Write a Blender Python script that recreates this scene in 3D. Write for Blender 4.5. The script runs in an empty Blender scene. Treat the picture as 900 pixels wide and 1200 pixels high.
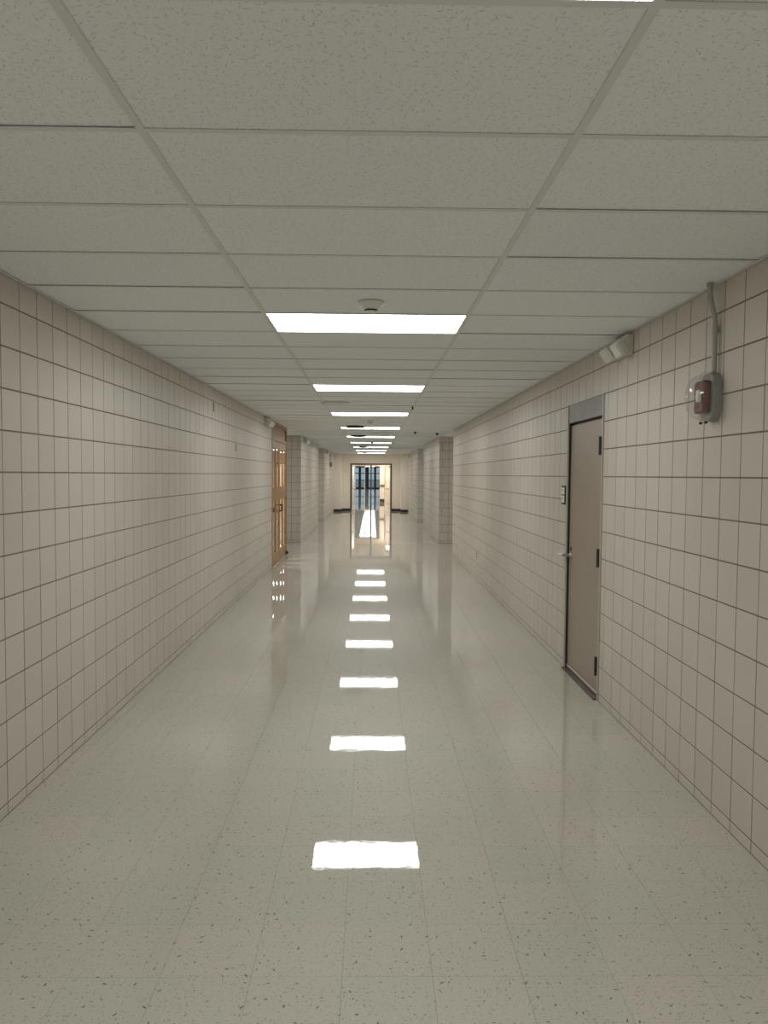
import bpy, bmesh, math, random
from mathutils import Vector, Matrix

random.seed(7)
scene = bpy.context.scene
COL = scene.collection
PI = math.pi

# ------------------------------------------------------------------ camera
F, PITCH, YAW, ROLL, EYE = 904.93, 0.0480, 0.0158, 0.0075, 1.6859
fwd = Vector((math.sin(YAW) * math.cos(PITCH), math.cos(YAW) * math.cos(PITCH), -math.sin(PITCH)))
rgt = Vector((math.cos(YAW), -math.sin(YAW), 0))
upv = rgt.cross(fwd)
rg2 = math.cos(ROLL) * rgt + math.sin(ROLL) * upv
up2 = -math.sin(ROLL) * rgt + math.cos(ROLL) * upv
cam_data = bpy.data.cameras.new('camera')
cam_data.sensor_fit = 'VERTICAL'
cam_data.sensor_height = 36.0
cam_data.lens = F * 36.0 / 1200.0
cam_data.clip_start = 0.02
cam_data.clip_end = 400
cam = bpy.data.objects.new('camera', cam_data)
COL.objects.link(cam)
mw = Matrix((rg2, up2, -fwd)).transposed().to_4x4()
mw.translation = (0, 0, EYE)
cam.matrix_world = mw
scene.camera = cam

# ------------------------------------------------------------------ world, exposure
world = bpy.data.worlds.new('sky')
scene.world = world
world.use_nodes = True
bg = world.node_tree.nodes['Background']
bg.inputs['Color'].default_value = (0.62, 0.86, 1.0, 1)
bg.inputs['Strength'].default_value = 0.3
vs = scene.view_settings
vs.view_transform = 'Standard'
vs.look = 'None'
vs.gamma = 1
vs.use_curve_mapping = False
vs.exposure = 0.71
scene.cycles.use_denoising = True
scene.cycles.diffuse_bounces = 7
scene.cycles.max_bounces = 14
scene.cycles.caustics_reflective = True
scene.cycles.caustics_refractive = False
scene.cycles.sample_clamp_indirect = 5.0

PANEL_POWER = 8.0          # radiance of the corridor's lit ceiling panels
VESTIBULE_POWER = 20.0     # warm panels behind the glass doors
HALL_POWER = 10.0          # panels of the hall beyond

# ------------------------------------------------------------------ dimensions (metres)
H = 2.6397                 # ceiling height
XL, XR = -1.7846, 1.7115   # corridor walls
XL2, XR2 = -1.755, 1.665   # the walls past the side openings
M = 0.2032                 # wall tile module
Z0 = 0.0590                # first horizontal joint
L0, R0 = 3.7591, 3.3621    # a vertical joint on each wall
G0, C0, PAN = -0.6496, 2.2112, 0.6096
FX, FY, FT = -0.0900, 2.5191, 0.3048
YB = -7.5                  # wall behind the viewpoint
Y_END = 36.05


# ------------------------------------------------------------------ node helpers
def new_mat(name):
    m = bpy.data.materials.new(name)
    m.use_nodes = True
    return m, m.node_tree.nodes, m.node_tree.links, m.node_tree.nodes['Principled BSDF']


def simple(name, col, rough=0.5, metal=0.0, spec=0.5):
    m, n, l, b = new_mat(name)
    b.inputs['Base Color'].default_value = (*col, 1)
    b.inputs['Roughness'].default_value = rough
    b.inputs['Metallic'].default_value = metal
    b.inputs['Specular IOR Level'].default_value = spec
    # fine grain so that no surface is perfectly flat in colour
    pos = n.new('ShaderNodeNewGeometry')
    nz = n.new('ShaderNodeTexNoise'); nz.inputs['Scale'].default_value = 9.0; nz.inputs['Detail'].default_value = 5
    l.new(pos.outputs['Position'], nz.inputs['Vector'])
    mx = n.new('ShaderNodeMix'); mx.data_type = 'RGBA'
    mx.inputs['A'].default_value = (*[c * 0.93 for c in col], 1)
    mx.inputs['B'].default_value = (*[min(1, c * 1.07) for c in col], 1)
    l.new(nz.outputs['Fac'], mx.inputs['Factor'])
    l.new(mx.outputs['Result'], b.inputs['Base Color'])
    return m


def emitter(name, col, power):
    m, n, l, b = new_mat(name)
    n.remove(b)
    e = n.new('ShaderNodeEmission')
    e.inputs['Color'].default_value = (*col, 1)
    e.inputs['Strength'].default_value = power
    l.new(e.outputs['Emission'], n['Material Output'].inputs['Surface'])
    m.cycles.emission_sampling = 'FRONT'
    return m


def math_node(n, l, op, a, b=None):
    k = n.new('ShaderNodeMath'); k.operation = op
    for i, v in enumerate((a, b)):
        if v is None:
            continue
        if isinstance(v, (int, float)):
            k.inputs[i].default_value = v
        else:
            l.new(v, k.inputs[i])
    return k.outputs[0]


def chips(n, l, vec, scale, length, width, density):
    """0..1 mask of scattered, randomly turned ellipses (fissures of ceiling board, chips of vinyl tile); also the random colour"""
    mp = n.new('ShaderNodeVectorMath'); mp.operation = 'SCALE'
    l.new(vec, mp.inputs[0]); mp.inputs['Scale'].default_value = scale
    v = n.new('ShaderNodeTexVoronoi'); v.voronoi_dimensions = '2D'; v.feature = 'F1'
    v.inputs['Scale'].default_value = 1.0
    l.new(mp.outputs[0], v.inputs['Vector'])
    sub = n.new('ShaderNodeVectorMath'); sub.operation = 'SUBTRACT'
    l.new(mp.outputs[0], sub.inputs[0]); l.new(v.outputs['Position'], sub.inputs[1])
    sx = n.new('ShaderNodeSeparateXYZ'); l.new(sub.outputs[0], sx.inputs[0])
    sc = n.new('ShaderNodeSeparateColor'); l.new(v.outputs['Color'], sc.inputs[0])
    ang = math_node(n, l, 'MULTIPLY', sc.outputs[0], 2 * PI)
    c, s = math_node(n, l, 'COSINE', ang), math_node(n, l, 'SINE', ang)
    u = math_node(n, l, 'ADD', math_node(n, l, 'MULTIPLY', sx.outputs[0], c), math_node(n, l, 'MULTIPLY', sx.outputs[1], s))
    w = math_node(n, l, 'SUBTRACT', math_node(n, l, 'MULTIPLY', sx.outputs[1], c), math_node(n, l, 'MULTIPLY', sx.outputs[0], s))
    size = math_node(n, l, 'ADD', math_node(n, l, 'MULTIPLY', sc.outputs[2], 0.8), 0.35)
    u = math_node(n, l, 'DIVIDE', u, math_node(n, l, 'MULTIPLY', size, length))
    w = math_node(n, l, 'DIVIDE', w, math_node(n, l, 'MULTIPLY', size, width))
    d = math_node(n, l, 'ADD', math_node(n, l, 'MULTIPLY', u, u), math_node(n, l, 'MULTIPLY', w, w))
    inside = math_node(n, l, 'LESS_THAN', d, 1.0)
    on = math_node(n, l, 'LESS_THAN', sc.outputs[1], density)
    return math_node(n, l, 'MULTIPLY', inside, on)


def piece_random(n, l):
    """a random number of each separate piece: object for single pieces, mesh island for joined ones"""
    oi = n.new('ShaderNodeObjectInfo'); g = n.new('ShaderNodeNewGeometry')
    return math_node(n, l, 'FRACT', math_node(n, l, 'ADD', oi.outputs['Random'], g.outputs['Random Per Island']))


def mixc(n, l, fac, a, b, blend='MIX'):
    mx = n.new('ShaderNodeMix'); mx.data_type = 'RGBA'; mx.blend_type = blend
    for key, v in (('Factor', fac), ('A', a), ('B', b)):
        if isinstance(v, (int, float)):
            mx.inputs[key].default_value = v
        elif isinstance(v, tuple):
            mx.inputs[key].default_value = (*v, 1)
        else:
            l.new(v, mx.inputs[key])
    return mx.outputs['Result']


def noise(n, l, vec, scale, detail=4, rough=0.5):
    nz = n.new('ShaderNodeTexNoise')
    nz.inputs['Scale'].default_value = scale; nz.inputs['Detail'].default_value = detail; nz.inputs['Roughness'].default_value = rough
    l.new(vec, nz.inputs['Vector'])
    return nz.outputs['Fac']


def mat_tile(name, c1, c2, rough):
    m, n, l, b = new_mat(name)
    g = n.new('ShaderNodeNewGeometry')
    r = piece_random(n, l)
    base = mixc(n, l, r, c1, c2)
    base = mixc(n, l, math_node(n, l, 'MULTIPLY', noise(n, l, g.outputs['Position'], 3.0, 6), 0.16), base, (0.36, 0.34, 0.31))
    l.new(base, b.inputs['Base Color'])
    b.inputs['Roughness'].default_value = rough
    b.inputs['Specular IOR Level'].default_value = 0.45
    bp = n.new('ShaderNodeBump'); bp.inputs['Strength'].default_value = 0.25; bp.inputs['Distance'].default_value = 0.002
    l.new(noise(n, l, g.outputs['Position'], 60, 5), bp.inputs['Height'])
    l.new(bp.outputs[0], b.inputs['Normal'])
    return m


def mat_ceiling():
    m, n, l, b = new_mat('ceiling_board')
    g = n.new('ShaderNodeNewGeometry')
    r = piece_random(n, l)
    p = g.outputs['Position']
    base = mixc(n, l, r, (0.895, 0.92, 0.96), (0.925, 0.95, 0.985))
    base = mixc(n, l, math_node(n, l, 'MULTIPLY', noise(n, l, p, 170, 3), 0.10), base, (0.60, 0.60, 0.60))
    f1 = chips(n, l, p, 52, 0.36, 0.075, 0.80)
    f2 = chips(n, l, p, 100, 0.34, 0.12, 0.6)
    base = mixc(n, l, math_node(n, l, 'MULTIPLY', f1, 0.50), base, (0.36, 0.34, 0.32))
    base = mixc(n, l, math_node(n, l, 'MULTIPLY', f2, 0.30), base, (0.40, 0.38, 0.36))
    l.new(base, b.inputs['Base Color'])
    b.inputs['Roughness'].default_value = 0.9
    b.inputs['Specular IOR Level'].default_value = 0.2
    bp = n.new('ShaderNodeBump'); bp.inputs['Strength'].default_value = 0.5; bp.inputs['Distance'].default_value = 0.003; bp.invert = True
    l.new(math_node(n, l, 'ADD', f1, math_node(n, l, 'MULTIPLY', noise(n, l, p, 220, 3), 0.5)), bp.inputs['Height'])
    l.new(bp.outputs[0], b.inputs['Normal'])
    return m


def mat_floor():
    m, n, l, b = new_mat('waxed_vinyl_tile')
    g = n.new('ShaderNodeNewGeometry')
    r = piece_random(n, l)
    p = g.outputs['Position']
    base = mixc(n, l, r, (0.445, 0.46, 0.385), (0.485, 0.465, 0.405))
    base = mixc(n, l, math_node(n, l, 'MULTIPLY', noise(n, l, p, 2.2, 4), 0.35), base, (0.455, 0.43, 0.37))
    base = mixc(n, l, math_node(n, l, 'MULTIPLY', noise(n, l, p, 90, 3), 0.22), base, (0.40, 0.385, 0.335))
    pale = chips(n, l, p, 60, 0.34, 0.16, 0.5)
    base = mixc(n, l, math_node(n, l, 'MULTIPLY', pale, 0.35), base, (0.56, 0.55, 0.48))
    grey = chips(n, l, p, 78, 0.32, 0.13, 0.42)
    base = mixc(n, l, math_node(n, l, 'MULTIPLY', grey, 0.5), base, (0.17, 0.165, 0.135))
    mid = chips(n, l, p, 48, 0.26, 0.10, 0.34)
    base = mixc(n, l, math_node(n, l, 'MULTIPLY', mid, 0.6), base, (0.14, 0.135, 0.11))
    dark = chips(n, l, p, 27, 0.20, 0.075, 0.24)
    base = mixc(n, l, math_node(n, l, 'MULTIPLY', dark, 0.8), base, (0.07, 0.068, 0.055))
    l.new(base, b.inputs['Base Color'])
    b.inputs['Roughness'].default_value = 0.5
    b.inputs['Specular IOR Level'].default_value = 0.15
    b.inputs['Coat Weight'].default_value = 1.0
    b.inputs['Coat IOR'].default_value = 1.42
    b.inputs['Coat Roughness'].default_value = 0.022
    bp = n.new('ShaderNodeBump'); bp.inputs['Strength'].default_value = 1.0; bp.inputs['Distance'].default_value = 0.00013
    l.new(noise(n, l, p, 18, 3, 0.5), bp.inputs['Height'])
    l.new(bp.outputs[0], b.inputs['Coat Normal'])
    return m


def mat_glass(name, tint=(1, 1, 1), rough=0.0, f0=0.06, milk=0.0):
    m, n, l, b = new_mat(name)
    n.remove(b)
    t = n.new('ShaderNodeBsdfTransparent'); t.inputs['Color'].default_value = (*tint, 1)
    gl = n.new('ShaderNodeBsdfGlossy'); gl.inputs['Roughness'].default_value = rough
    g = n.new('ShaderNodeNewGeometry')
    dt = n.new('ShaderNodeVectorMath'); dt.operation = 'DOT_PRODUCT'
    l.new(g.outputs['Normal'], dt.inputs[0]); l.new(g.outputs['Incoming'], dt.inputs[1])
    k = math_node(n, l, 'SUBTRACT', 1.0, math_node(n, l, 'ABSOLUTE', dt.outputs['Value']))
    fres = math_node(n, l, 'ADD', math_node(n, l, 'MULTIPLY', math_node(n, l, 'POWER', k, 5.0), 0.94), f0)
    mx = n.new('ShaderNodeMixShader')
    l.new(fres, mx.inputs[0])
    if milk:
        df = n.new('ShaderNodeBsdfDiffuse'); df.inputs['Color'].default_value = (0.75, 0.75, 0.75, 1)
        mk = n.new('ShaderNodeMixShader'); mk.inputs[0].default_value = milk
        l.new(t.outputs[0], mk.inputs[1]); l.new(df.outputs[0], mk.inputs[2]); l.new(mk.outputs[0], mx.inputs[1])
    else:
        l.new(t.outputs[0], mx.inputs[1])
    l.new(gl.outputs[0], mx.inputs[2])
    l.new(mx.outputs[0], n['Material Output'].inputs['Surface'])
    return m


def mat_wood():
    m, n, l, b = new_mat('varnished_oak')
    tc = n.new('ShaderNodeNewGeometry')
    mp = n.new('ShaderNodeMapping'); mp.inputs['Scale'].default_value = (14, 14, 0.8)
    l.new(tc.outputs['Position'], mp.inputs['Vector'])
    nz = noise(n, l, mp.outputs[0], 3.0, 8, 0.6)
    c = mixc(n, l, nz, (0.24, 0.12, 0.045), (0.43, 0.255, 0.11))
    l.new(c, b.inputs['Base Color'])
    b.inputs['Roughness'].default_value = 0.38
    b.inputs['Specular IOR Level'].default_value = 0.3
    return m


def mat_brushed():
    m, n, l, b = new_mat('scuffed_grey_metal')
    tc = n.new('ShaderNodeNewGeometry')
    mp = n.new('ShaderNodeMapping'); mp.inputs['Scale'].default_value = (1, 2.2, 4.5)
    l.new(tc.outputs['Position'], mp.inputs['Vector'])
    nz = noise(n, l, mp.outputs[0], 2.2, 5, 0.6)
    l.new(mixc(n, l, nz, (0.085, 0.08, 0.077), (0.29, 0.275, 0.265)), b.inputs['Base Color'])
    b.inputs['Metallic'].default_value = 0.1
    b.inputs['Roughness'].default_value = 0.42
    return m


MT = mat_tile('painted_block', (0.575, 0.535, 0.475), (0.615, 0.577, 0.518), 0.42)
MCAP = simple('joint_shade', (0.21, 0.175, 0.135), 0.9)  # joints share the block paint; their shade is put into this darker colour
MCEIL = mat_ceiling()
MVOID = simple('ceiling_void', (0.03, 0.03, 0.03), 0.9)
MTEE = simple('white_grid_metal', (0.74, 0.745, 0.75), 0.45)
MFLOOR = mat_floor()
MSEAM = simple('floor_seam', (0.09, 0.085, 0.07), 0.9)
MLIT = emitter('lit_diffuser', (1.0, 0.985, 0.95), PANEL_POWER)
MSFILL = emitter('side_fill_diffuser', (1.0, 0.985, 0.95), PANEL_POWER * 0.4)  # dimmer glow for the unseen panels added in the side passages
MVLIT = emitter('warm_lit_diffuser', (1.0, 0.93, 0.85), VESTIBULE_POWER)
MHLIT = emitter('hall_lit_diffuser', (1.0, 0.98, 0.98), HALL_POWER)
MWHITE = simple('white_enamel', (0.78, 0.78, 0.75), 0.4)
MPLASTIC = simple('ivory_plastic', (0.62, 0.60, 0.54), 0.45)
MGREYP = simple('grey_plastic', (0.30, 0.30, 0.28), 0.5)
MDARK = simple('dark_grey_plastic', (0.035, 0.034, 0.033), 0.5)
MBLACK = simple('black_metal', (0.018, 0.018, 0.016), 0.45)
MDOOR = simple('taupe_door_paint', (0.33, 0.275, 0.215), 0.42)
MFRAME = simple('beige_frame_paint', (0.43, 0.41, 0.36), 0.4)
MSILVER = simple('satin_steel', (0.62, 0.60, 0.56), 0.28, 1.0)
MRED = simple('red_alarm_plastic', (0.13, 0.012, 0.015), 0.4)
MBOX = simple('grey_cast_box', (0.27, 0.265, 0.245), 0.45)
MSLOT = simple('dull_grey_metal', (0.14, 0.135, 0.12), 0.5)
MPAINTPIPE = simple('painted_conduit', (0.40, 0.385, 0.34), 0.4)
MWOOD = mat_wood()
MBRUSH = mat_brushed()
MPANE = mat_glass('clear_pane')
MDOME = mat_glass('clear_polycarbonate', (0.98, 0.98, 0.98), 0.03, 0.07, 0.06)
MPLASTER = simple('cream_wall_paint', (0.80, 0.735, 0.65), 0.55)
MWARM = simple('bright_cream_paint', (0.82, 0.745, 0.64), 0.55)
MBASE = simple('black_rubber_base', (0.012, 0.010, 0.009), 0.45)
MTEAL = simple('dark_teal_metal', (0.018, 0.034, 0.045), 0.4)
MALU = simple('aluminium', (0.55, 0.57, 0.58), 0.35, 0.6)
MBROWN = simple('bronze_frame', (0.085, 0.055, 0.04), 0.45)
MGROUND = simple('paving', (0.42, 0.42, 0.42), 0.9)
MHALL = simple('hall_wall_paint', (0.36, 0.40, 0.41), 0.6)


# ------------------------------------------------------------------ mesh helpers
class MB:
    def __init__(self):
        self.bm = bmesh.new()

    def box(self, x0, x1, y0, y1, z0, z1, bevel=0.0, seg=1, mat=None):
        r = bmesh.ops.create_cube(self.bm, size=1.0)
        vs_ = r['verts']
        for v in vs_:
            v.co = Vector(((x0 + x1) / 2 + v.co.x * (x1 - x0), (y0 + y1) / 2 + v.co.y * (y1 - y0), (z0 + z1) / 2 + v.co.z * (z1 - z0)))
        if bevel:
            es = list({e for v in vs_ for e in v.link_edges})
            rr = bmesh.ops.bevel(self.bm, geom=es, offset=bevel, segments=seg, affect='EDGES', profile=0.5)
            vs_ = list({v for f in rr['faces'] for v in f.verts} | {v for v in vs_ if v.is_valid})
        if mat is not None:
            bmesh.ops.transform(self.bm, matrix=mat, verts=vs_)
        return self

    def lathe(self, prof, n=24, mat=None):
        """prof: list of (radius, height) turned about Z"""
        rings = []
        for r, z in prof:
            if r < 1e-6:
                rings.append([self.bm.verts.new((0, 0, z))])
            else:
                rings.append([self.bm.verts.new((r * math.cos(2 * PI * i / n), r * math.sin(2 * PI * i / n), z)) for i in range(n)])
        for a, b in zip(rings, rings[1:]):
            for i in range(n):
                j = (i + 1) % n
                if len(a) == 1 and len(b) == 1:
                    continue
                if len(a) == 1:
                    self.bm.faces.new((a[0], b[i], b[j]))
                elif len(b) == 1:
                    self.bm.faces.new((a[i], a[j], b[0]))
                else:
                    self.bm.faces.new((a[i], a[j], b[j], b[i]))
        if mat is not None:
            bmesh.ops.transform(self.bm, matrix=mat, verts=[v for r in rings for v in r])
        return self

    def tube(self, pts, rad, n=12):
        pts = [Vector(p) for p in pts]
        rings = []
        ref = Vector((0, 1, 0))
        for i, p in enumerate(pts):
            t = (pts[min(i + 1, len(pts) - 1)] - pts[max(i - 1, 0)]).normalized()
            a = t.cross(ref)
            if a.length < 1e-4:
                a = t.cross(Vector((1, 0, 0)))
            a.normalize(); b = t.cross(a)
            rings.append([self.bm.verts.new(p + rad * (math.cos(2 * PI * k / n) * a + math.sin(2 * PI * k / n) * b)) for k in range(n)])
        for a, b in zip(rings, rings[1:]):
            for k in range(n):
                self.bm.faces.new((a[k], a[(k + 1) % n], b[(k + 1) % n], b[k]))
        self.bm.faces.new(rings[0]); self.bm.faces.new(rings[-1])
        return self

    def build(self, name, mat, parent=None, smooth=False, loc=None):
        bmesh.ops.recalc_face_normals(self.bm, faces=self.bm.faces)
        me = bpy.data.meshes.new(name)
        self.bm.to_mesh(me); self.bm.free()
        me.materials.append(mat)
        if smooth:
            for p in me.polygons:
                p.use_smooth = True
            me.set_sharp_from_angle(angle=math.radians(40))
        o = bpy.data.objects.new(name, me)
        COL.objects.link(o)
        if loc is not None:
            o.location = loc
        if parent is not None:
            o.parent = parent
        return o


def tag(o, label=None, cat=None, group=None, kind=None):
    for k, v in (('label', label), ('category', cat), ('group', group), ('kind', kind)):
        if v:
            o[k] = v
    return o


def thing(name, label, cat, loc=(0, 0, 0), rz=0.0, group=None):
    o = bpy.data.objects.new(name, None)
    COL.objects.link(o)
    o.empty_display_size = 0.1
    o.location = loc
    o.rotation_euler = (0, 0, rz)
    return tag(o, label, cat, group)


def box_obj(name, mat, parent, *b, bevel=0.0, seg=1):
    return MB().box(*b, bevel=bevel, seg=seg).build(name, mat, parent)


def copy_tree(o, parent=None):
    c = o.copy(); COL.objects.link(c)
    if parent is not None:
        c.parent = parent
        c.matrix_parent_inverse = o.matrix_parent_inverse.copy()
    for ch in list(o.children):
        copy_tree(ch, c)
    return c


# a tile lies in the plane u,v and stands proud along w: eight vertices in front, four behind
TILE_F = [(0, 1, 2, 3), (0, 4, 5, 1), (1, 5, 6, 2), (2, 6, 7, 3), (3, 7, 4, 0), (4, 8, 9, 5), (5, 9, 10, 6), (6, 10, 11, 7), (7, 11, 8, 4)]


def tile_verts(u0, u1, v0, v1, depth, bev):
    out = []
    for w, d in ((depth, bev), (depth - bev, 0), (0, 0)):
        for u, v in ((u0 + d, v0 + d), (u1 - d, v0 + d), (u1 - d, v1 - d), (u0 + d, v1 - d)):
            out.append((u, v, w))
    return out


MESHES = {}


class Frame:
    """maps (u, v, w) of a surface to the room: origin + u*U + v*V + w*W"""
    def __init__(self, origin, U, V, W):
        self.o, self.U, self.V, self.W = Vector(origin), Vector(U), Vector(V), Vector(W)
        self.flip = self.U.cross(self.V).dot(self.W) < 0
        self.key = (tuple(U), tuple(V), tuple(W))

    def p(self, u, v, w):
        return self.o + u * self.U + v * self.V + w * self.W


def make_mesh(name, fr, tiles, mat, relative=False):
    verts, faces = [], []
    for (u0, u1, v0, v1, depth, bev) in tiles:
        k = len(verts)
        for (u, v, w) in tile_verts(u0, u1, v0, v1, depth, bev):
            verts.append(u * fr.U + v * fr.V + w * fr.W if relative else fr.p(u, v, w))
        for f in TILE_F:
            f = tuple(k + i for i in f)
            faces.append(f[::-1] if fr.flip else f)
    me = bpy.data.meshes.new(name)
    me.from_pydata(verts, [], faces)
    me.materials.append(mat)
    return me


def single_tile(name, fr, u0, u1, v0, v1, depth, bev, mat, parent, tilt=0.0):
    du, dv = round(u1 - u0, 4), round(v1 - v0, 4)
    key = (name, fr.key, du, dv, depth, bev, mat.name)
    me = MESHES.get(key)
    if me is None:
        me = MESHES[key] = make_mesh(name, fr, [(-du / 2, du / 2, -dv / 2, dv / 2, depth, bev)], mat, True)
    o = bpy.data.objects.new(name, me)
    COL.objects.link(o)
    o.location = fr.p((u0 + u1) / 2, (v0 + v1) / 2, 0)
    if tilt:
        o.rotation_euler = (random.uniform(-tilt, tilt), random.uniform(-tilt, tilt), 0)
    o.parent = parent
    return o


def joined_tiles(name, fr, tiles, mat, parent):
    me = make_mesh(name, fr, tiles, mat)
    o = bpy.data.objects.new(name, me)
    COL.objects.link(o)
    o.parent = parent
    o['kind'] = 'stuff'
    return o


# ------------------------------------------------------------------ the tiled walls
JT = 0.0075                # joint width
DEPTH = 0.0024             # how far a tile stands out of its joints
ROWS = [0.0] + [Z0 + k * M for k in range(13)] + [H + 0.02]


def course_spans(z_top=H + 0.02):
    return list(zip(ROWS[:-1], ROWS[1:]))


def tile_wall(wall, fr, u_start, u_end, joint0, single_range, hole=None, max_single=296, joints=None):
    """fr: u along the wall, v up. Tiles inside single_range become parts, the others one joined part."""
    k0 = math.ceil((u_start - joint0) / M - 1e-6)
    us = [u_start] + [joint0 + k * M for k in range(k0, k0 + 400) if u_start + 0.012 < joint0 + k * M < u_end - 0.012] + [u_end]
    if joints:
        us = joints
    rest, count = [], 0
    for a, b in zip(us, us[1:]):
        for r, (z0, z1) in enumerate(course_spans()):
            spans = [(a, b)]
            if hole and z0 < hole[2] - 0.02:
                spans = []
                if a < hole[0]:
                    spans.append((a, min(b, hole[0])))
                if b > hole[1]:
                    spans.append((max(a, hole[1]), b))
            for (s, e) in spans:
                if e - s < 0.03:
                    continue
                g = JT / 2
                lo = 0.004 if r == 0 else g
                box = (s + g, e - g, z0 + lo, z1 - g)
                if single_range[0] <= (s + e) / 2 <= single_range[1] and count < max_single:
                    j = random.uniform(-0.0012, 0.0012)
                    single_tile('tile', fr, box[0] + j, box[1] + j, box[2], box[3], DEPTH, 0.0011, MT, wall)
                    count += 1
                else:
                    rest.append((*box, DEPTH + random.uniform(-0.0004, 0.0004), 0.0011))
    if rest:
        joined_tiles('tile_field', fr, rest, MT, wall)
    return count


def wall_box(name, mat, label, *b):
    o = box_obj(name, mat, None, *b)
    return tag(o, label, 'wall', None, 'structure')


WT = 0.30                  # wall thickness
HV = H + 0.30              # walls run up past the hung ceiling

# left, near: from behind the viewpoint to the wooden doors, and the strip above them
DL0, DL1, DLH = 13.79, 16.13, H + 0.02
b_ = MB().box(XL - WT, XL, YB, DL0, 0, HV)
b_.box(XL - WT, XL, DL0, DL1, DLH + 0.0, HV)
wall_left = tag(b_.build('wall_left', MCAP), 'long left corridor wall of square beige painted blocks, up to the wooden doors', 'wall', None, 'structure')
frL = Frame((XL, 0, 0), (0, 1, 0), (0, 0, 1), (1, 0, 0))
tile_wall(wall_left, frL, YB, DL0, L0, (3.5, 7.83))

# right, near, with the opening of the metal door
DR0, DR1, DRH = 5.695, 6.745, 2.30
RE = 16.30
b_ = MB().box(XR, XR + WT, YB, DR0, 0, HV).box(XR, XR + WT, DR1, RE, 0, HV).box(XR, XR + WT, DR0, DR1, DRH, HV)
wall_right = tag(b_.build('wall_right', MCAP), 'long right corridor wall of square beige painted blocks around the metal door', 'wall', None, 'structure')
frR = Frame((XR, 0, 0), (0, 1, 0), (0, 0, 1), (-1, 0, 0))
tile_wall(wall_right, frR, YB, RE, R0, (3.1, 9.0), (DR0, DR1, DRH))

# past the side openings
SIDE = 2.6                 # how far the side corridors run
PL1, PL1E, PL2 = 19.10, 25.30, 28.40
PR1, PR1E, PR2 = 19.15, 25.05, 28.30


def far_wall(name, label, x, y0, y1, sgn):
    """sgn -1 left, +1 right: wall along the corridor plus its face towards the viewer"""
    b = MB()
    b.box(min(x, x + sgn * WT), max(x, x + sgn * WT), y0, y1, 0, HV)
    b.box(min(x + sgn * WT, x + sgn * SIDE), max(x + sgn * WT, x + sgn * SIDE), y0, y0 + 0.2, 0, HV)
    w = tag(b.build(name, MCAP), label, 'wall', None, 'structure')
    fr = Frame((x, 0, 0), (0, 1, 0), (0, 0, 1), (-sgn, 0, 0))
    tile_wall(w, fr, y0 - DEPTH, y1, y0 + M, (0, -1))
    # the face across: blocks in half bond near the corner
    fr = Frame((x, y0, 0), (sgn, 0, 0), (0, 0, 1), (0, -1, 0))
    rest = []
    for r, (z0, z1) in enumerate(course_spans()):
        us = [-DEPTH, 0.075, 0.235] if r % 2 == 0 else [-DEPTH, 0.235]
        us += [0.235 + (0.4064 if r % 2 else 0.2032) + 0.4064 * k for k in range(6)]
        us = [u for u in us if u < SIDE] + [SIDE]
        for a, c in zip(us, us[1:]):
            if c - a < 0.02:
                continue
            g = JT / 2
            t = (a + (g if a > 0 else 0), c - g, z0 + g, z1 - g)
            if y0 < 25 and a < 0.45:
                single_tile('block', fr, *t, DEPTH, 0.0011, MT, w)
            else:
                rest.append((*t, DEPTH, 0.0011))
    joined_tiles('block_field', fr, rest, MT, w)
    return w


far_wall('wall_left_middle', 'left wall section of blocks between the two side openings', XL2, PL1, PL1E, -1)
far_wall('wall_left_far', 'last left wall section of blocks before the end wall', XL2, PL2, Y_END - 0.8, -1)
far_wall('wall_right_middle', 'right wall section of blocks between the two side openings', XR2, PR1, PR1E, 1)
far_wall('wall_right_far', 'last right wall section of blocks before the end wall', XR2, PR2, Y_END - 0.8, 1)

# ends and near sides of the side corridors (round the corner, closing the space)
for nm, x, ya, yb, sgn in (('wall_left_side', XL, DL1, PL1, -1), ('wall_left_side_far', XL2, PL1E, PL2, -1),
                           ('wall_right_side', XR, RE, PR1, 1), ('wall_right_side_far', XR2, PR1E, PR2, 1)):
    b_ = MB()
    xe = x + sgn * SIDE
    b_.box(min(xe, xe + sgn * 0.2), max(xe, xe + sgn * 0.2), ya - 0.2, yb + 0.2, 0, HV)
    xi = x + sgn * WT
    b_.box(min(xi, xe), max(xi, xe), ya - 0.2, ya, 0, HV)
    tag(b_.build(nm, MT), 'plain beige walls closing the %s side passage on the %s' % ('near' if 'far' not in nm else 'far', 'left' if sgn < 0 else 'right'), 'wall', None, 'structure')

wall_box('wall_back', MT, 'plain beige wall closing the corridor behind the viewpoint', XL - WT, XR + WT, YB - 0.2, YB, 0, HV)

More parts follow.
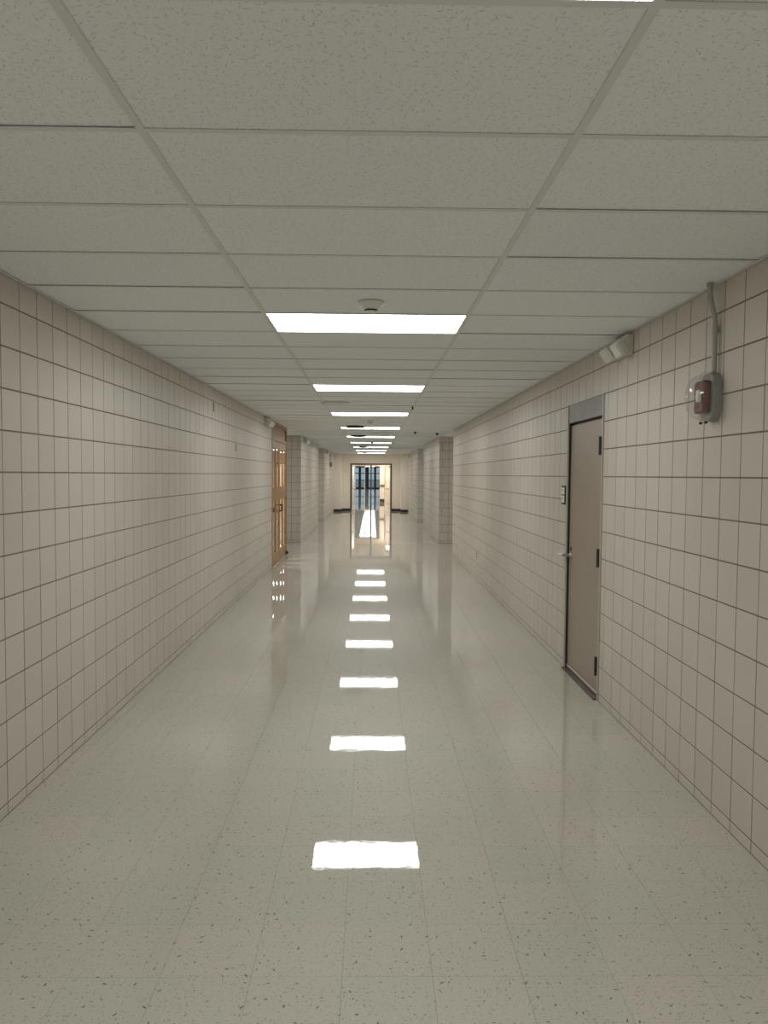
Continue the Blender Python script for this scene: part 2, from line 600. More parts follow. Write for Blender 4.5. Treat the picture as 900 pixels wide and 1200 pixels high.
# end wall with the double doorway; its outer strips stand forward
DX0, DX1, DH = -0.965, 0.875, 2.165
b_ = MB()
b_.box(-2.2, DX0, Y_END, Y_END + 0.2, 0, HV).box(DX1, 2.1, Y_END, Y_END + 0.2, 0, HV).box(DX0, DX1, Y_END, Y_END + 0.2, DH, HV)
b_.box(-2.2, -1.405, Y_END - 0.8, Y_END, 0, HV).box(1.325, 2.1, Y_END - 0.8, Y_END, 0, HV)
tag(b_.build('wall_end', MPLASTER), 'smooth cream end wall around the open glass double doors', 'wall', None, 'structure')
for i, (x0, x1, y, lab) in enumerate(((-1.745, -1.40, Y_END - 0.8, 'black rubber baseboard on the left projecting strip of the end wall'),
                                      (-1.405, DX0 - 0.04, Y_END, 'black rubber baseboard just left of the end doorway'),
                                      (DX1 + 0.04, 1.325, Y_END, 'black rubber baseboard just right of the end doorway'),
                                      (1.32, 1.655, Y_END - 0.8, 'black rubber baseboard on the right projecting strip of the end wall'))):
    b_ = MB().box(x0, x1, y - 0.012, y, 0, 0.105, bevel=0.004)
    if i in (0, 3):                                    # returns along the step
        xs_ = x1 if i == 0 else x0
        b_.box(xs_ - 0.006, xs_ + 0.006, y, Y_END, 0, 0.105)
    tag(b_.build('baseboard_' + ('left', 'end_left', 'end_right', 'right')[i], MBASE), lab, 'baseboard', None, 'structure')

# ------------------------------------------------------------------ floor
b_ = MB().box(XL - WT - 3, XR + WT + 3, YB - 0.3, Y_END + 0.1, -0.12, -0.004)
floor = tag(b_.build('floor', MSEAM), 'glossy waxed floor of speckled grey green square vinyl tiles', 'floor', None, 'structure')
frF = Frame((0, 0, -0.004), (1, 0, 0), (0, 1, 0), (0, 0, 1))
SEAM = 0.00034
xs = [XL] + [FX + FT * k for k in range(-5, 6)] + [XR]
rest = []
for j in range(-33, 111):
    y0, y1 = FY + FT * j, FY + FT * (j + 1)
    if y1 < YB or y0 > Y_END + 0.1:
        continue
    for a, c in zip(xs, xs[1:]):
        t = (a + SEAM, c - SEAM, max(y0, YB) + SEAM, min(y1, Y_END + 0.1) - SEAM)
        if -2 <= j < 23:
            single_tile('tile', frF, *t, 0.004, 0.00015, MFLOOR, floor)
        else:
            rest.append((*t, 0.004, 0.00015))
    ym = (y0 + y1) / 2
    for sgn, x, ya, yb in ((-1, XL, DL1, PL1), (-1, XL, PL1E, PL2), (1, XR, RE, PR1), (1, XR, PR1E, PR2)):
        if ya - 0.3 < ym < yb + 0.3:
            for k in range(9):
                p, q = x + sgn * k * FT, x + sgn * (k + 1) * FT
                rest.append((min(p, q) + SEAM, max(p, q) - SEAM, y0 + SEAM, y1 - SEAM, 0.004, 0.00015))
joined_tiles('tile_field', frF, rest, MFLOOR, floor)

# ------------------------------------------------------------------ ceiling: boards lying in a metal grid
b_ = MB().box(XL - WT - 3, XR + WT + 3, YB - 0.3, Y_END + 0.1, H + 0.30, H + 0.40)
ceiling = tag(b_.build('ceiling', MVOID), 'hung ceiling of fissured white boards in a white metal grid', 'ceiling', None, 'structure')
frC = Frame((0, 0, H + 0.0175), (1, 0, 0), (0, 1, 0), (0, 0, -1))
G1 = G0 + 1.2192
cx = [(XL + 0.003, G0 - 0.003), (G0 + 0.003, G1 - 0.003), (G1 + 0.003, XR - 0.003)]
LIGHT_ROWS = [4 + 6 * n for n in range(-3, 9)]
rest = []
for r in range(-16, 56):
    y0, y1 = C0 + PAN * r + 0.003, C0 + PAN * (r + 1) - 0.003
    if y1 > Y_END:
        y1 = Y_END
    for i, (a, c) in enumerate(cx):
        if i == 1 and r in LIGHT_ROWS:
            continue
        if r >= -1:
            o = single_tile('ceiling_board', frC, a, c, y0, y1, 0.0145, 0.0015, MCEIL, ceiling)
            o.location.z += random.choice((0.0, 0.0, 0.001, 0.003))
        else:
            rest.append((a, c, y0, y1, 0.0145, 0.0015))
for sgn, x, ya, yb in ((-1, XL, DL1, PL1), (-1, XL2, PL1E, PL2), (1, XR, RE, PR1), (1, XR2, PR1E, PR2)):
    for i in range(math.ceil((yb - ya) / PAN)):
        for k in range(2):
            p, q = x + sgn * (0.003 + 1.22 * k), x + sgn * (1.217 + 1.22 * k)
            rest.append((min(p, q), max(p, q), ya + PAN * i + 0.003, min(yb, ya + PAN * (i + 1)) - 0.003, 0.0150, 0.0015))
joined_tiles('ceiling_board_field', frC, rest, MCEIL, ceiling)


def tee_mesh(name, length, along_y, w=0.024):
    b = MB()
    h = w / 2
    if along_y:
        b.box(-h, h, 0, length, 0, 0.0015).box(-0.001, 0.001, 0, length, 0.0015, 0.035)
    else:
        b.box(0, length, -h, h, 0, 0.0015).box(0, length, -0.001, 0.001, 0.0015, 0.03)
    return b.build(name, MTEE, ceiling)


SEG = 3.6576
first = None
for x in (G0, G1):
    y = C0 + PAN * -16
    while y < Y_END - 0.1:
        ln = min(SEG, Y_END - y)
        if first is None or abs(ln - SEG) > 1e-3:
            o = tee_mesh('main_tee', ln - 0.0006, True)
            if first is None:
                first = o
        else:
            o = first.copy(); COL.objects.link(o)
        o.location = (x, y, H)
        y += SEG
for i, (a, c) in enumerate(((XL, G0 - 0.012), (G0 + 0.012, G1 - 0.012), (G1 + 0.012, XR))):
    first = None
    for r in range(-2, 56):
        if first is None:
            first = o = tee_mesh('cross_tee', c - a, False)
        else:
            o = first.copy(); COL.objects.link(o)
        o.location = (a, C0 + PAN * r, H + 0.0002)
    if i != 1:
        b_ = MB()
        for r in range(-16, -2):
            b_.box(a, c, C0 + PAN * r - 0.012, C0 + PAN * r + 0.012, H + 0.0002, H + 0.0017)
        b_.build('cross_tee_field', MTEE, ceiling)['kind'] = 'stuff'
for x0, x1, y0, y1 in ((XL + DEPTH, XL + DEPTH + 0.02, YB, DL1), (XR - DEPTH - 0.02, XR - DEPTH, YB, RE), (XL2 + DEPTH, XL2 + DEPTH + 0.02, PL1, PL1E),
                       (XR2 - DEPTH - 0.02, XR2 - DEPTH, PR1, PR1E), (XL2 + DEPTH, XL2 + DEPTH + 0.02, PL2, Y_END - 0.8), (XR2 - DEPTH - 0.02, XR2 - DEPTH, PR2, Y_END - 0.8)):
    wall_side = x0 if x0 < 0 else x1 - 0.002
    MB().box(x0, x1, y0, y1, H - 0.001, H + 0.001).box(wall_side, wall_side + 0.002, y0, y1, H - 0.001, H + 0.022).build('edge_angle', MTEE, ceiling)


# ------------------------------------------------------------------ ceiling lights
def ceiling_light(y, label, group=None, x=(G0 + G1) / 2, mat=MLIT, z=H):
    t = thing('ceiling_light', label, 'light', (x, y, z), 0, group)
    hx, hy = 0.6000, 0.2955
    b = MB()
    for s in (-1, 1):
        b.box(s * hx - 0.004, s * hx + 0.004, -hy - 0.004, hy + 0.004, 0.0016, 0.016)
        b.box(-hx + 0.004, hx - 0.004, s * hy - 0.004, s * hy + 0.004, 0.0016, 0.016)
    b.box(-hx - 0.004, hx + 0.004, -hy - 0.004, hy + 0.004, 0.018, 0.07)
    b.build('housing', MWHITE, t)
    d = MB().box(-hx + 0.0045, hx - 0.0045, -hy + 0.0045, hy - 0.0045, 0.004, 0.012).build('diffuser', MWHITE, t)
    d.data.materials.append(mat)                       # only the underside gives off light
    for p in d.data.polygons:
        p.material_index = 1 if p.normal.z < -0.9 else 0
    return t


ORD = ['nearest whole', 'second', 'third', 'fourth', 'fifth', 'sixth', 'seventh', 'eighth', 'ninth']
HINT = ['just behind the round smoke detector', 'largest after the one at the smoke detector', 'behind the pale round air diffuser', 'dark round air diffuser at its left edge',
        'with a dark diffuser at its left, nearer than the sixth', 'split in its middle by a small dark detector', 'with a dark diffuser across its left, farther than the sixth',
        'next to last before the end wall', 'last one, close to the end wall']
first = None
for n_, r in enumerate(LIGHT_ROWS):
    y = C0 + PAN * (r + 0.5)
    if n_ < 2:
        lab, grp = 'lit white ceiling panel behind the viewpoint, out of the picture', 'ceiling panels behind the viewpoint'
    elif n_ == 2:
        lab, grp = 'lit white ceiling panel overhead, only an edge showing at the very top of the picture', 'lit ceiling panels of the corridor'
    else:
        lab, grp = '%s lit white ceiling panel, %s' % (ORD[n_ - 3], HINT[n_ - 3]), 'lit ceiling panels of the corridor'
    if first is None:
        first = ceiling_light(y, lab, grp)
    else:
        o = copy_tree(first)
        o.location.y = y
        tag(o, lab, 'light', grp)


for x, y, lab in ((XL2 - 1.5, (DL1 + PL1) / 2, 'added unseen ceiling panel in the near left side passage, round the corner'), (XR2 + 1.5, (RE + PR1) / 2, 'added unseen ceiling panel in the near right side passage, round the corner'),
                  (XL2 - 1.5, (PL1E + PL2) / 2, 'added unseen ceiling panel in the far left side passage, round the corner'), (XR2 + 1.5, (PR1E + PR2) / 2, 'added unseen ceiling panel in the far right side passage, round the corner')):
    ceiling_light(y, lab, 'added ceiling panels of the side passages', x, MSFILL, H - 0.018)  # unseen panels, added to brighten the wall faces across the passages


# ------------------------------------------------------------------ things on the ceiling
def smoke_detector(x, y, rad, label, mat=MWHITE):
    t = thing('smoke_detector', label, 'detector', (x, y, H))
    MB().lathe([(0, 0.0), (rad, 0.0), (rad * 1.0, -0.008), (rad * 0.93, -0.014), (0, -0.014)], 28).build('base_plate', mat, t, True)
    MB().lathe([(rad * 0.86, -0.014), (rad * 0.80, -0.020), (rad * 0.62, -0.036), (rad * 0.52, -0.040), (0, -0.040)], 28).build('housing', mat, t, True)
    b = MB()
    for k in range(10):
        a = 2 * PI * k / 10
        b.box(-0.004, 0.004, -0.002, 0.002, -0.050, -0.039, mat=Matrix.Translation((rad * 0.46 * math.cos(a), rad * 0.46 * math.sin(a), 0)) @ Matrix.Rotation(a + PI / 2, 4, 'Z'))
    b.lathe([(0, -0.039), (rad * 0.36, -0.039), (rad * 0.36, -0.050), (0, -0.050)], 16)
    b.build('sensor_vents', MDARK if mat is MWHITE else MBLACK, t)
    MB().lathe([(rad * 0.50, -0.049), (rad * 0.50, -0.053), (rad * 0.3, -0.056), (0, -0.057)], 24).build('cap', mat, t, True)
    return t


smoke_detector(-0.012, 4.33, 0.073, 'round white smoke detector in front of the nearest whole ceiling light')
smoke_detector(-0.04, 13.62, 0.065, 'small round white smoke detector between the third and fourth ceiling lights')
smoke_detector(-0.005, 22.35, 0.065, 'small dark round detector in front of the middle of the sixth light', MGREYP)


def air_diffuser(x, y, rad, label, mat, drop=0.042):
    t = thing('air_diffuser', label, 'air vent', (x, y, H), 0, 'round air diffusers in the ceiling')
    MB().lathe([(rad * 0.80, 0.0), (rad, 0.0), (rad * 0.98, -drop * 0.55), (rad * 0.84, -drop * 0.85), (rad * 0.78, -drop * 0.80), (rad * 0.80, 0.0)], 36).build('outer_ring', mat, t, True)
    MB().lathe([(rad * 0.50, -0.002), (rad * 0.74, -0.006), (rad * 0.66, -drop * 0.92), (rad * 0.52, -drop * 0.86), (rad * 0.50, -0.002)], 36).build('middle_ring', mat, t, True)
    MB().lathe([(0, -0.004), (rad * 0.45, -0.008), (rad * 0.34, -drop), (0, -drop)], 36).build('centre_cone', mat, t, True)
    MB().lathe([(0, -0.001), (rad * 0.86, -0.001), (rad * 0.86, -0.002), (0, -0.002)], 24).build('neck', MBLACK, t)
    return t


air_diffuser(-0.50, 10.35, 0.19, 'pale round air diffuser between the second and third ceiling lights', MWHITE, 0.03)
air_diffuser(-0.335, 15.25, 0.185, 'dark round air diffuser at the left of the fourth ceiling light', MDARK)  # dark grey from here on: shade of the backlit underside put into the colour
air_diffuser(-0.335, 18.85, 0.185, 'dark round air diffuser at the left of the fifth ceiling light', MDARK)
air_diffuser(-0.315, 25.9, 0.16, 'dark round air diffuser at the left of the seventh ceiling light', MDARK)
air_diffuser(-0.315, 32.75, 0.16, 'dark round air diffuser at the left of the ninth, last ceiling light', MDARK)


def ceiling_sensor(x, y, label, rad=0.042):
    t = thing('ceiling_sensor', label, 'sensor', (x, y, H))
    MB().lathe([(0, 0.0), (rad, 0.0), (rad, -0.006), (rad * 0.7, -0.010), (0, -0.010)], 20).build('escutcheon', MDARK, t, True)
    MB().lathe([(rad * 0.6, -0.009), (rad * 0.55, -0.03), (rad * 0.3, -0.042), (0, -0.045)], 20).build('eye', MBLACK, t, True)


ceiling_sensor(0.95, 17.15, 'small dark round ceiling fixture nearer to the row of lights')
ceiling_sensor(1.475, 17.6, 'small dark round ceiling fixture nearer to the right wall')
ceiling_sensor(G1 - 0.01, 10.85, 'tiny dark fixture on the ceiling grid right of the third light', 0.016)


# ------------------------------------------------------------------ emergency lights (local x points out of the wall)
def emergency_light(loc, rz, label):
    t = thing('emergency_light', label, 'emergency light', loc, rz, 'twin head emergency lights on the walls')
    box_obj('body', MPLASTIC, t, 0.0, 0.052, -0.165, 0.165, -0.065, 0.065, bevel=0.008, seg=2)
    for s in (-1, 1):
        m = Matrix.Translation((0.088, s * 0.135, -0.030)) @ Matrix.Rotation(math.radians(34), 4, 'Y') @ Matrix.Rotation(s * math.radians(20), 4, 'Z')
        hd = MB().box(-0.036, 0.030, -0.042, 0.042, -0.050, 0.050, bevel=0.012, seg=3, mat=m).build('lamp_head', MWHITE, t, True)
        b = MB().box(0.030, 0.036, -0.034, 0.034, -0.041, 0.041, bevel=0.003, mat=m)
        b.build('lens', MWHITE, hd)
        MB().tube([(0.045, s * 0.125, -0.005), (0.072, s * 0.125, -0.008)], 0.016, 12).build('swivel', MPLASTIC, t, True)
    return t


emergency_light((XR - DEPTH, 5.24, 2.555), PI, 'white twin head emergency light high on the right wall, past the alarm strobe')
emergency_light((XL + DEPTH, 13.0, 2.555), 0, 'white twin head emergency light on the left wall beside the wooden doors')
emergency_light((XL2 + DEPTH, 20.0, 2.55), 0, 'small emergency light at the start of the middle left wall section')
emergency_light((XL2 + DEPTH, 29.6, 2.55), 0, 'tiny emergency light at the start of the last left wall section')
emergency_light((XR2 - DEPTH, 34.2, 2.50), PI, 'tiny emergency light on the last right wall section by the end wall')


# ------------------------------------------------------------------ alarm strobes with their conduits
def alarm(loc, rz, label, plabel, dz):
    t = thing('alarm_strobe', label, 'fire alarm', loc, rz)
    def oval(pts, n=32):
        """pts: list of (half width, half height, depth)"""
        b = MB(); rings = []
        for hw, hh, d in pts:
            if hw < 1e-5:
                rings.append([b.bm.verts.new((d, 0, 0))]); continue
            ring = []
            for i in range(n):
                a = 2 * PI * i / n
                c, s = math.cos(a), math.sin(a)
                e = 0.72
                ring.append(b.bm.verts.new((d, hw * math.copysign(abs(c) ** e, c), hh * math.copysign(abs(s) ** e, s))))
            rings.append(ring)
        for p, q in zip(rings, rings[1:]):
            for i in range(n):
                j = (i + 1) % n
                if len(q) == 1:
                    b.bm.faces.new((p[i], p[j], q[0]))
                elif len(p) == 1:
                    b.bm.faces.new((q[i], q[j], p[0]))
                else:
                    b.bm.faces.new((p[i], p[j], q[j], q[i]))
        return b
    oval([(0, 0, 0), (0.092, 0.122, 0), (0.092, 0.122, 0.030), (0.086, 0.116, 0.042), (0, 0, 0.042)]).build('back_box', MBOX, t, True)
    red = MB().box(0.042, 0.082, -0.055, 0.055, -0.080, 0.080, bevel=0.010, seg=2).build('alarm_body', MRED, t)
    b = MB()
    for k in range(11):
        z = -0.064 + 0.0125 * k
        b.box(0.080, 0.0845, -0.050, -0.004, z - 0.003, z + 0.003)
        b.box(0.047, 0.078, -0.0565, -0.0545, z - 0.003, z + 0.003)
    b.build('horn_slots', MRED, red)
    MB().box(0.082, 0.104, 0.010, 0.046, -0.030, 0.034, bevel=0.010, seg=2).build('strobe_lens', MWHITE, red, True)
    MB().box(0.0815, 0.0825, -0.042, -0.012, 0.004, 0.012).build('white_mark', MWHITE, red)
    oval([(0.090, 0.120, 0.043), (0.086, 0.114, 0.070), (0.076, 0.100, 0.100), (0.058, 0.076, 0.122), (0.032, 0.042, 0.136), (0, 0, 0.140)]).build('clear_cover', MDOME, t, True)
    oval([(0.088, 0.118, 0.043), (0.099, 0.129, 0.043), (0.099, 0.129, 0.050), (0.088, 0.118, 0.052)]).build('cover_rim', MDOME, t, True)
    for y in (-0.03, 0.03):
        MB().box(0.048, 0.062, y - 0.006, y + 0.006, -0.133, -0.121, bevel=0.002).build('cover_clip', MDARK, t)
    # the conduit: down from the ceiling with an offset bend
    p = thing('conduit', plabel, 'pipe', (loc[0], loc[1] - 0.03, loc[2]), rz)
    r = 0.0125
    top = H - loc[2] + 0.02
    pts = [(0.05, 0, top), (0.05, 0, top - 0.05)]
    for k in range(9):
        f = k / 8
        s = f * f * (3 - 2 * f)
        pts.append((0.05 - 0.029 * s, 0, top - 0.07 - 0.15 * f))
    pts += [(0.021, 0, top - 0.24), (0.021, 0, 0.122)]
    MB().tube(pts, r, 14).build('pipe', MPAINTPIPE, p, True)
    MB().tube([(0.021, 0, 0.31), (0.021, 0, 0.345)], r + 0.0035, 14).build('coupling', MPAINTPIPE, p, True)
    MB().box(0, 0.005, -0.042, 0.0, 0.322, 0.338, bevel=0.001).build('strap', MPAINTPIPE, p)
    MB().tube([(0.05, 0, top - 0.02), (0.05, 0, top - 0.035)], r + 0.005, 14).build('ceiling_collar', MPAINTPIPE, p, True)


alarm((XR - DEPTH, 3.855, 2.085), PI, 'red alarm strobe under a clear domed cover on the right wall', 'beige painted conduit pipe running from the ceiling to the near alarm strobe', 0)
alarm((XL2 + DEPTH, 32.0, 2.10), 0, 'tiny dark alarm strobe far off on the left wall near the end', 'thin conduit above the far alarm strobe on the left wall', 0)

# ------------------------------------------------------------------ door in the right wall
d1 = thing('door_1', 'taupe metal door with lever handle and grey panel above, in the right wall', 'door')
d1['kind'] = 'structure'
xf = XR - 0.004
b_ = MB()
b_.box(xf - 0.006, XR + 0.002, DR0, DR0 + 0.026, 0, DRH)
b_.box(xf - 0.006, XR + 0.002, DR1 - 0.028, DR1, 0, DRH)
b_.build('frame', MFRAME, d1)
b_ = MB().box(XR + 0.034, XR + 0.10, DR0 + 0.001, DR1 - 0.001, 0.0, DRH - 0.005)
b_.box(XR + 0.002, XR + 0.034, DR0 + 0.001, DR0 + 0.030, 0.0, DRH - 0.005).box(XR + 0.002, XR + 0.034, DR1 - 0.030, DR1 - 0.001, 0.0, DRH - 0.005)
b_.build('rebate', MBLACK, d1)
leaf = MB().box(XR + 0.018, XR + 0.05, DR0 + 0.100, DR1 - 0.036, 0.042, 2.122, bevel=0.002).build('leaf', MDOOR, d1)
MB().box(xf, XR + 0.07, DR0 + 0.001, DR1 - 0.001, 2.142, DRH - 0.004, bevel=0.002).build('transom_panel', MBRUSH, d1)
MB().box(XR + 0.008, XR + 0.03, DR0 + 0.100, DR1 - 0.036, 0.016, 0.041, bevel=0.002).build('door_sweep', MSILVER, d1)
MB().box(xf - 0.03, XR + 0.08, DR0 + 0.033, DR1 - 0.035, 0.0, 0.010, bevel=0.002).build('threshold', MBROWN, d1)
for z in (0.255, 1.075, 1.915):
    hg = MB().box(xf - 0.012, XR + 0.03, DR0 + 0.030, DR0 + 0.085, z - 0.065, z + 0.065, bevel=0.003).build('hinge', MBLACK, d1)
    MB().tube([(xf - 0.013, DR0 + 0.043, z - 0.07), (xf - 0.013, DR0 + 0.043, z + 0.07)], 0.008, 10).build('knuckle', MBLACK, hg, True)
ly, lz = DR1 - 0.105, 1.005
lv = MB().lathe([(0, 0), (0.027, 0), (0.027, 0.008), (0.024, 0.014), (0.014, 0.018), (0.011, 0.064), (0, 0.064)], 20,
                mat=Matrix.Translation((XR + 0.018, ly, lz)) @ Matrix.Rotation(-PI / 2, 4, 'Y')).build('lever_rose', MSILVER, leaf, True)
MB().tube([(XR - 0.050, ly - 0.008, lz), (XR - 0.054, ly + 0.02, lz), (XR - 0.056, ly + 0.06, lz - 0.002), (XR - 0.056, ly + 0.115, lz - 0.004)], 0.013, 12).build('lever', MSILVER, leaf, True)
MB().lathe([(0, 0), (0.014, 0), (0.014, 0.006), (0, 0.008)], 16, mat=Matrix.Translation((XR + 0.018, ly, lz + 0.055)) @ Matrix.Rotation(-PI / 2, 4, 'Y')).build('keyhole', MDARK, leaf, True)

# plate beside the door
pl = thing('wall_plate', 'black edged plate with two white cards on the wall beside the metal door', 'sign', (XR - DEPTH, 6.842, 1.52), PI)
box_obj('holder', MBLACK, pl, 0, 0.010, -0.062, 0.062, -0.083, 0.083, bevel=0.002)
for z in (-0.036, 0.036):
    c = box_obj('card', MWHITE, pl, 0.009, 0.0125, -0.048, 0.048, z - 0.031, z + 0.031)
    MB().lathe([(0, 0), (0.008, 0), (0.008, 0.002), (0, 0.002)], 14, mat=Matrix.Translation((0.012, -0.004, z + 0.006)) @ Matrix.Rotation(PI / 2, 4, 'Y')).build('mark', MDARK, c)
box_obj('latch_tab', MBLACK, pl, 0, 0.008, -0.082, -0.062, -0.062, -0.044)

# outlet low on the right wall
ot = thing('wall_outlet', 'small beige electrical outlet low on the right wall beyond the door', 'outlet', (XR - DEPTH, 12.45, 0.405), PI)
box_obj('cover_plate', MFRAME, ot, 0, 0.007, -0.038, 0.038, -0.06, 0.06, bevel=0.003)
for z in (-0.024, 0.024):
    s_ = box_obj('socket', MDARK, ot, 0.006, 0.009, -0.017, 0.017, z - 0.015, z + 0.015, bevel=0.002)

# two small metal tabs high on the left wall
for y, z, lab in ((8.73, 2.432, 'small grey metal tab on the left wall in the second course below the ceiling'),
                  (10.14, 2.03, 'small grey metal tab on the left wall, lower and farther than the other')):
    t = thing('wall_tab', lab, 'bracket', (XL + DEPTH, y, z))
    box_obj('plate', MSLOT, t, 0, 0.004, -0.020, 0.020, -0.048, 0.048, bevel=0.001)
    box_obj('hook', MSLOT, t, 0.004, 0.010, -0.006, 0.006, -0.047, -0.038, bevel=0.001)

# ------------------------------------------------------------------ wooden double doors at the end of the left wall
d2 = thing('door_2', 'varnished wooden double doors with tall narrow panes at the end of the left wall', 'door')
d2['kind'] = 'structure'
X2 = XL + DEPTH
TOPD = 2.30
fb = MB()
fb.box(X2 - 0.12, X2 + 0.008, DL0, DL0 + 0.06, 0, DLH, bevel=0.003)
fb.box(X2 - 0.12, X2 + 0.008, DL1 - 0.06, DL1, 0, DLH, bevel=0.003)
fb.box(X2 - 0.12, X2 + 0.006, DL0 + 0.06, DL1 - 0.06, TOPD, TOPD + 0.06, bevel=0.003)
fb.box(X2 - 0.12, X2 + 0.006, DL0 + 0.06, DL1 - 0.06, H - 0.06, H + 0.01, bevel=0.003)
fb.build('frame', MWOOD, d2)
box_obj('transom_panel', MWOOD, d2, X2 - 0.06, X2 - 0.02, DL0 + 0.06, DL1 - 0.06, TOPD + 0.06, H - 0.06)
mid = (DL0 + DL1) / 2
for a, c, s in ((DL0 + 0.063, mid - 0.002, -1), (mid + 0.002, DL1 - 0.063, 1)):
    lb = MB()
    m_ = (a + c) / 2
    st = 0.10
    lb.box(X2 - 0.05, X2 - 0.004, a, a + st, 0.012, TOPD - 0.004, bevel=0.002)
    lb.box(X2 - 0.05, X2 - 0.004, c - st, c, 0.012, TOPD - 0.004, bevel=0.002)
    lb.box(X2 - 0.05, X2 - 0.004, m_ - 0.05, m_ + 0.05, 0.012, TOPD - 0.004, bevel=0.002)
    for z0, z1 in ((0.012, 0.24), (1.20, 1.44), (2.16, TOPD - 0.004)):
        for p, q in ((a + st, m_ - 0.05), (m_ + 0.05, c - st)):
            lb.box(X2 - 0.05, X2 - 0.005, p, q, z0, z1, bevel=0.001)
    lf = lb.build('leaf', MWOOD, d2)
    for p, q in ((a + st, m_ - 0.05), (m_ + 0.05, c - st)):
        box_obj('pane', MPANE, lf, X2 - 0.022, X2 - 0.016, p, q, 1.44, 2.16)
        box_obj('pane', MPANE, lf, X2 - 0.022, X2 - 0.016, p, q, 0.24, 1.20)
    hy = c - 0.05 if s < 0 else a + 0.05
    MB().tube([(X2 - 0.004, hy, 0.98), (X2 + 0.04, hy, 0.98), (X2 + 0.045, hy, 1.0), (X2 + 0.045, hy, 1.07), (X2 + 0.04, hy, 1.09), (X2 - 0.004, hy, 1.09)], 0.011, 10).build('pull_handle', MBLACK, lf, True)
MB().box(X2 - 0.004, X2 + 0.045, DL1 - 0.10, DL1 - 0.055, 0.03, 0.09, bevel=0.006).build('door_stop', MDARK, d2)
MB().box(X2 - 0.10, X2 + 0.03, DL0 + 0.06, DL1 - 0.06, 0.0, 0.010, bevel=0.002).build('threshold', MSILVER, d2)
# the room behind those doors
b_ = MB()
b_.box(XL - 2.4, XL - 2.3, DL0 - 0.5, DL1, 0, HV).box(XL - 2.3, XL - WT, DL0 - 0.6, DL0 - 0.5, 0, HV)
b_.box(XL - 2.3, XL - WT, DL0 - 0.5, DL1 - 0.2, H, H + 0.05)
b_.box(XL - WT, XL - 0.13, DL0 - 0.1, DL0, 0, HV)
tag(b_.build('wall_left_room', MWARM), 'warm cream walls of the room behind the wooden doors', 'wall', None, 'structure')
rl = ceiling_light(14.8, 'added unseen warm ceiling panel in the room behind the wooden doors', None, XL - 1.3, MVLIT, H - 0.02)  # unseen lamp, added to brighten the room seen through the panes

# ------------------------------------------------------------------ open glass double doors in the end wall
d3 = thing('door_3', 'bronze framed double doorway with both glass doors standing open in the end wall', 'door')
d3['kind'] = 'structure'
fb = MB()
fb.box(DX0 - 0.045, DX0 + 0.012, Y_END - 0.02, Y_END + 0.14, 0, DH)
fb.box(DX1 - 0.012, DX1 + 0.045, Y_END - 0.02, Y_END + 0.14, 0, DH)
fb.box(DX0 - 0.045, DX1 + 0.045, Y_END - 0.02, Y_END + 0.14, DH - 0.02, DH + 0.045)
fb.build('frame', MBROWN, d3)
MB().box(-0.075, -0.015, Y_END, Y_END + 0.1, 0, DH - 0.02, bevel=0.004).build('mullion', MBROWN, d3)
for hx, ang, nm in ((DX0 + 0.015, math.radians(82), 1), (DX1 - 0.015, math.radians(106), -1)):
    m_ = Matrix.Translation((hx, Y_END + 0.12, 0)) @ Matrix.Rotation(ang, 4, 'Z')
    w = 0.86
    b = MB()
    b.box(0, 0.055, -0.022, 0.022, 0.01, DH - 0.03, mat=m_)
    b.box(w - 0.055, w - 0.012, -0.022, 0.022, 0.01, DH - 0.03, mat=m_)
    b.box(0.055, w - 0.055, -0.022, 0.022, 0.01, 0.22, mat=m_)
    b.box(0.055, w - 0.055, -0.022, 0.022, DH - 0.12, DH - 0.03, mat=m_)
    lf = b.build('leaf', MALU if nm > 0 else MWARM, d3)
    MB().box(w - 0.012, w + 0.006, -0.03, 0.03, 0.01, DH - 0.03, mat=m_).build('edge_seal', MBROWN if nm < 0 else MALU, lf)
    MB().box(0.055, w - 0.055, -0.004, 0.004, 0.22, DH - 0.12, mat=m_).build('pane', MPANE, lf)
    MB().box(0.06, w - 0.06, -0.06, -0.03, 1.0, 1.05, mat=m_).build('push_bar', MALU, lf)

# ------------------------------------------------------------------ vestibule and hall beyond the doors
YV, YH = 47.0, 95.0
OX0, OX1, OH = -1.32, 0.46, 2.21
b_ = MB()
b_.box(-2.3, -2.2, Y_END + 0.2, YV, 0, HV).box(2.1, 2.2, Y_END + 0.2, YV, 0, HV)
b_.box(-4.2, OX0, YV, YV + 0.2, 0, HV).box(OX1, 4.2, YV, YV + 0.2, 0, HV).box(OX0, OX1, YV, YV + 0.2, OH, HV)
tag(b_.build('wall_vestibule', MWARM), 'bright cream walls of the vestibule seen through the end doorway', 'wall', None, 'structure')
b_ = MB().box(-2.3, 2.2, Y_END + 0.1, YV + 0.2, H, H + 0.1).box(-4.2, 4.2, YV + 0.2, YH + 0.3, H, H + 0.1)
tag(b_.build('ceiling_vestibule', MWHITE), 'plain white ceiling beyond the end doorway', 'ceiling', None, 'structure')
b_ = MB().box(-4.2, 4.2, Y_END + 0.1, YH + 0.2, -0.1, 0)
tag(b_.build('floor_vestibule', MFLOOR), 'shiny floor beyond the end doorway', 'floor', None, 'structure')
b_ = MB().box(-4.2, -4.1, YV + 0.2, YH, 0, HV).box(4.1, 4.2, YV + 0.2, YH, 0, HV)
tag(b_.build('wall_hall', MHALL), 'grey side walls of the long hall beyond the vestibule', 'wall', None, 'structure')
for x, y, lab in ((-1.56, 37.2, 'warm ceiling panel hidden in the near left of the vestibule'), (1.46, 37.2, 'warm ceiling panel hidden in the near right of the vestibule'),
                  (1.46, 45.9, 'warm ceiling panel hidden in the far right of the vestibule')):
    ceiling_light(y, lab, 'ceiling panels of the vestibule', x, MVLIT, H - 0.018)
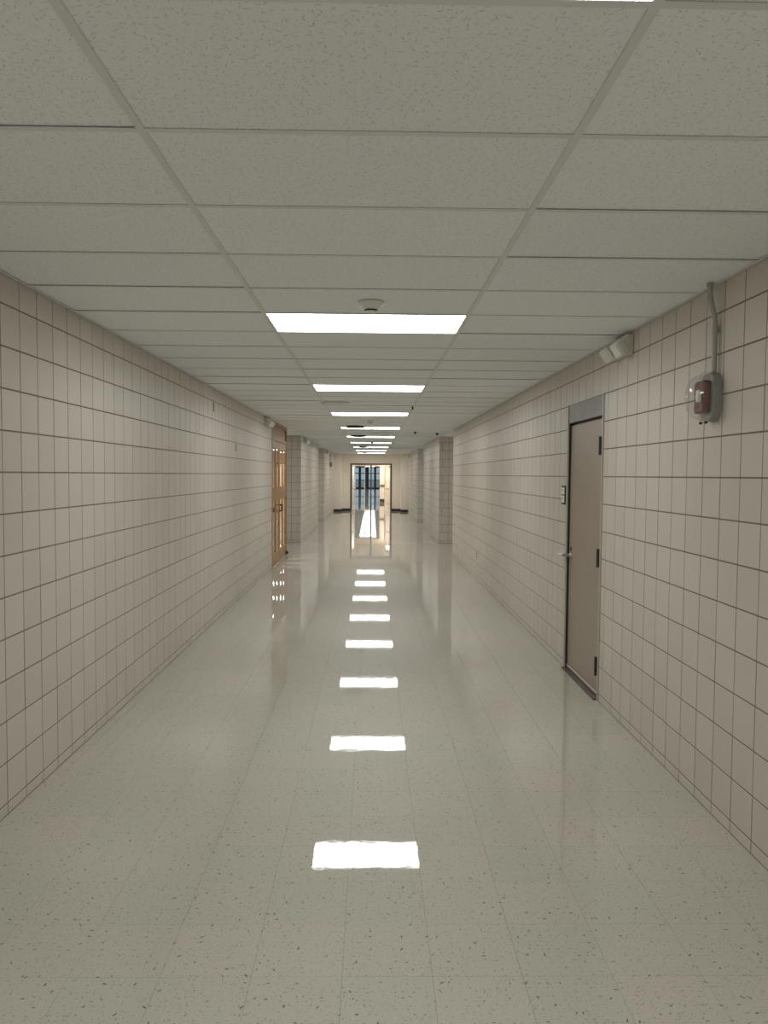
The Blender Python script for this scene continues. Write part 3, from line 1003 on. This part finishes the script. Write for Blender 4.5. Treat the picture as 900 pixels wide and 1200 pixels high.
for k in range(11):
    ceiling_light(51.0 + 4.0 * k, 'ceiling panel of the far hall, showing only as a white streak on the floor', 'ceiling panels of the far hall', -0.28, MHLIT, H - 0.018)

# second doorway: aluminium posts, and the solid cream leaf standing beside it
d4 = thing('door_4', 'second doorway with a thin aluminium post, seen through the end doorway', 'door')
d4['kind'] = 'structure'
MB().box(-0.465, -0.415, YV - 0.02, YV + 0.06, 0, OH).build('mullion', MALU, d4)
lf = MB().box(0.47, 0.90, YV - 0.07, YV - 0.025, 0.012, OH - 0.03, bevel=0.003).build('leaf', MWARM, d4)
MB().box(0.49, 0.80, YV - 0.14, YV - 0.09, 1.01, 1.075, bevel=0.006).build('push_bar', MDARK, lf)
MB().box(0.48, 0.83, YV - 0.082, YV - 0.07, 0.02, 0.22).build('kick_plate', MBROWN, lf)

# far glazed entrance
en = thing('window_1', 'dark teal framed glazed entrance with daylight at the very end of the hall', 'window')
en['kind'] = 'structure'
b = MB()
for x, w in ((-4.05, 0.1), (-3.0, 0.1), (-2.15, 0.06), (-1.50, 0.30), (-0.62, 0.42), (0.38, 0.26), (1.3, 0.1), (2.3, 0.1), (3.3, 0.1), (4.05, 0.1)):
    b.box(x - w / 2, x + w / 2, YH, YH + 0.12, 0, H)
b.build('post', MTEAL, en)
b = MB()
for z, h in ((0.06, 0.14), (1.02, 0.10), (1.86, 0.09), (2.60, 0.10)):
    b.box(-4.1, 4.1, YH + 0.005, YH + 0.11, z - h / 2, z + h / 2)
b.build('rail', MTEAL, en)
MB().box(-4.1, 4.1, YH + 0.05, YH + 0.06, 0.02, H).build('pane', MPANE, en)
g = box_obj('ground', MGROUND, None, -40, 40, YH + 0.35, YH + 120, -0.2, -0.02)
tag(g, 'grey paved ground outside the far glazed entrance', 'ground', None, 'structure')

# the dark doorway on the right, in the far side passage
d5 = thing('door_5', 'dark brown door in the far right side passage, only a strip showing', 'door')
d5['kind'] = 'structure'
box_obj('frame', MBLACK, d5, XR2 + 0.215, XR2 + 1.20, PR2 - 0.035, PR2 - DEPTH, 0, 2.36)
lf = box_obj('leaf', MBROWN, d5, XR2 + 0.245, XR2 + 1.15, PR2 - 0.06, PR2 - 0.035, 0.01, 2.30)
MB().box(XR2 + 0.28, XR2 + 0.5, PR2 - 0.10, PR2 - 0.06, 2.12, 2.22, bevel=0.004).build('door_closer', MBLACK, lf)
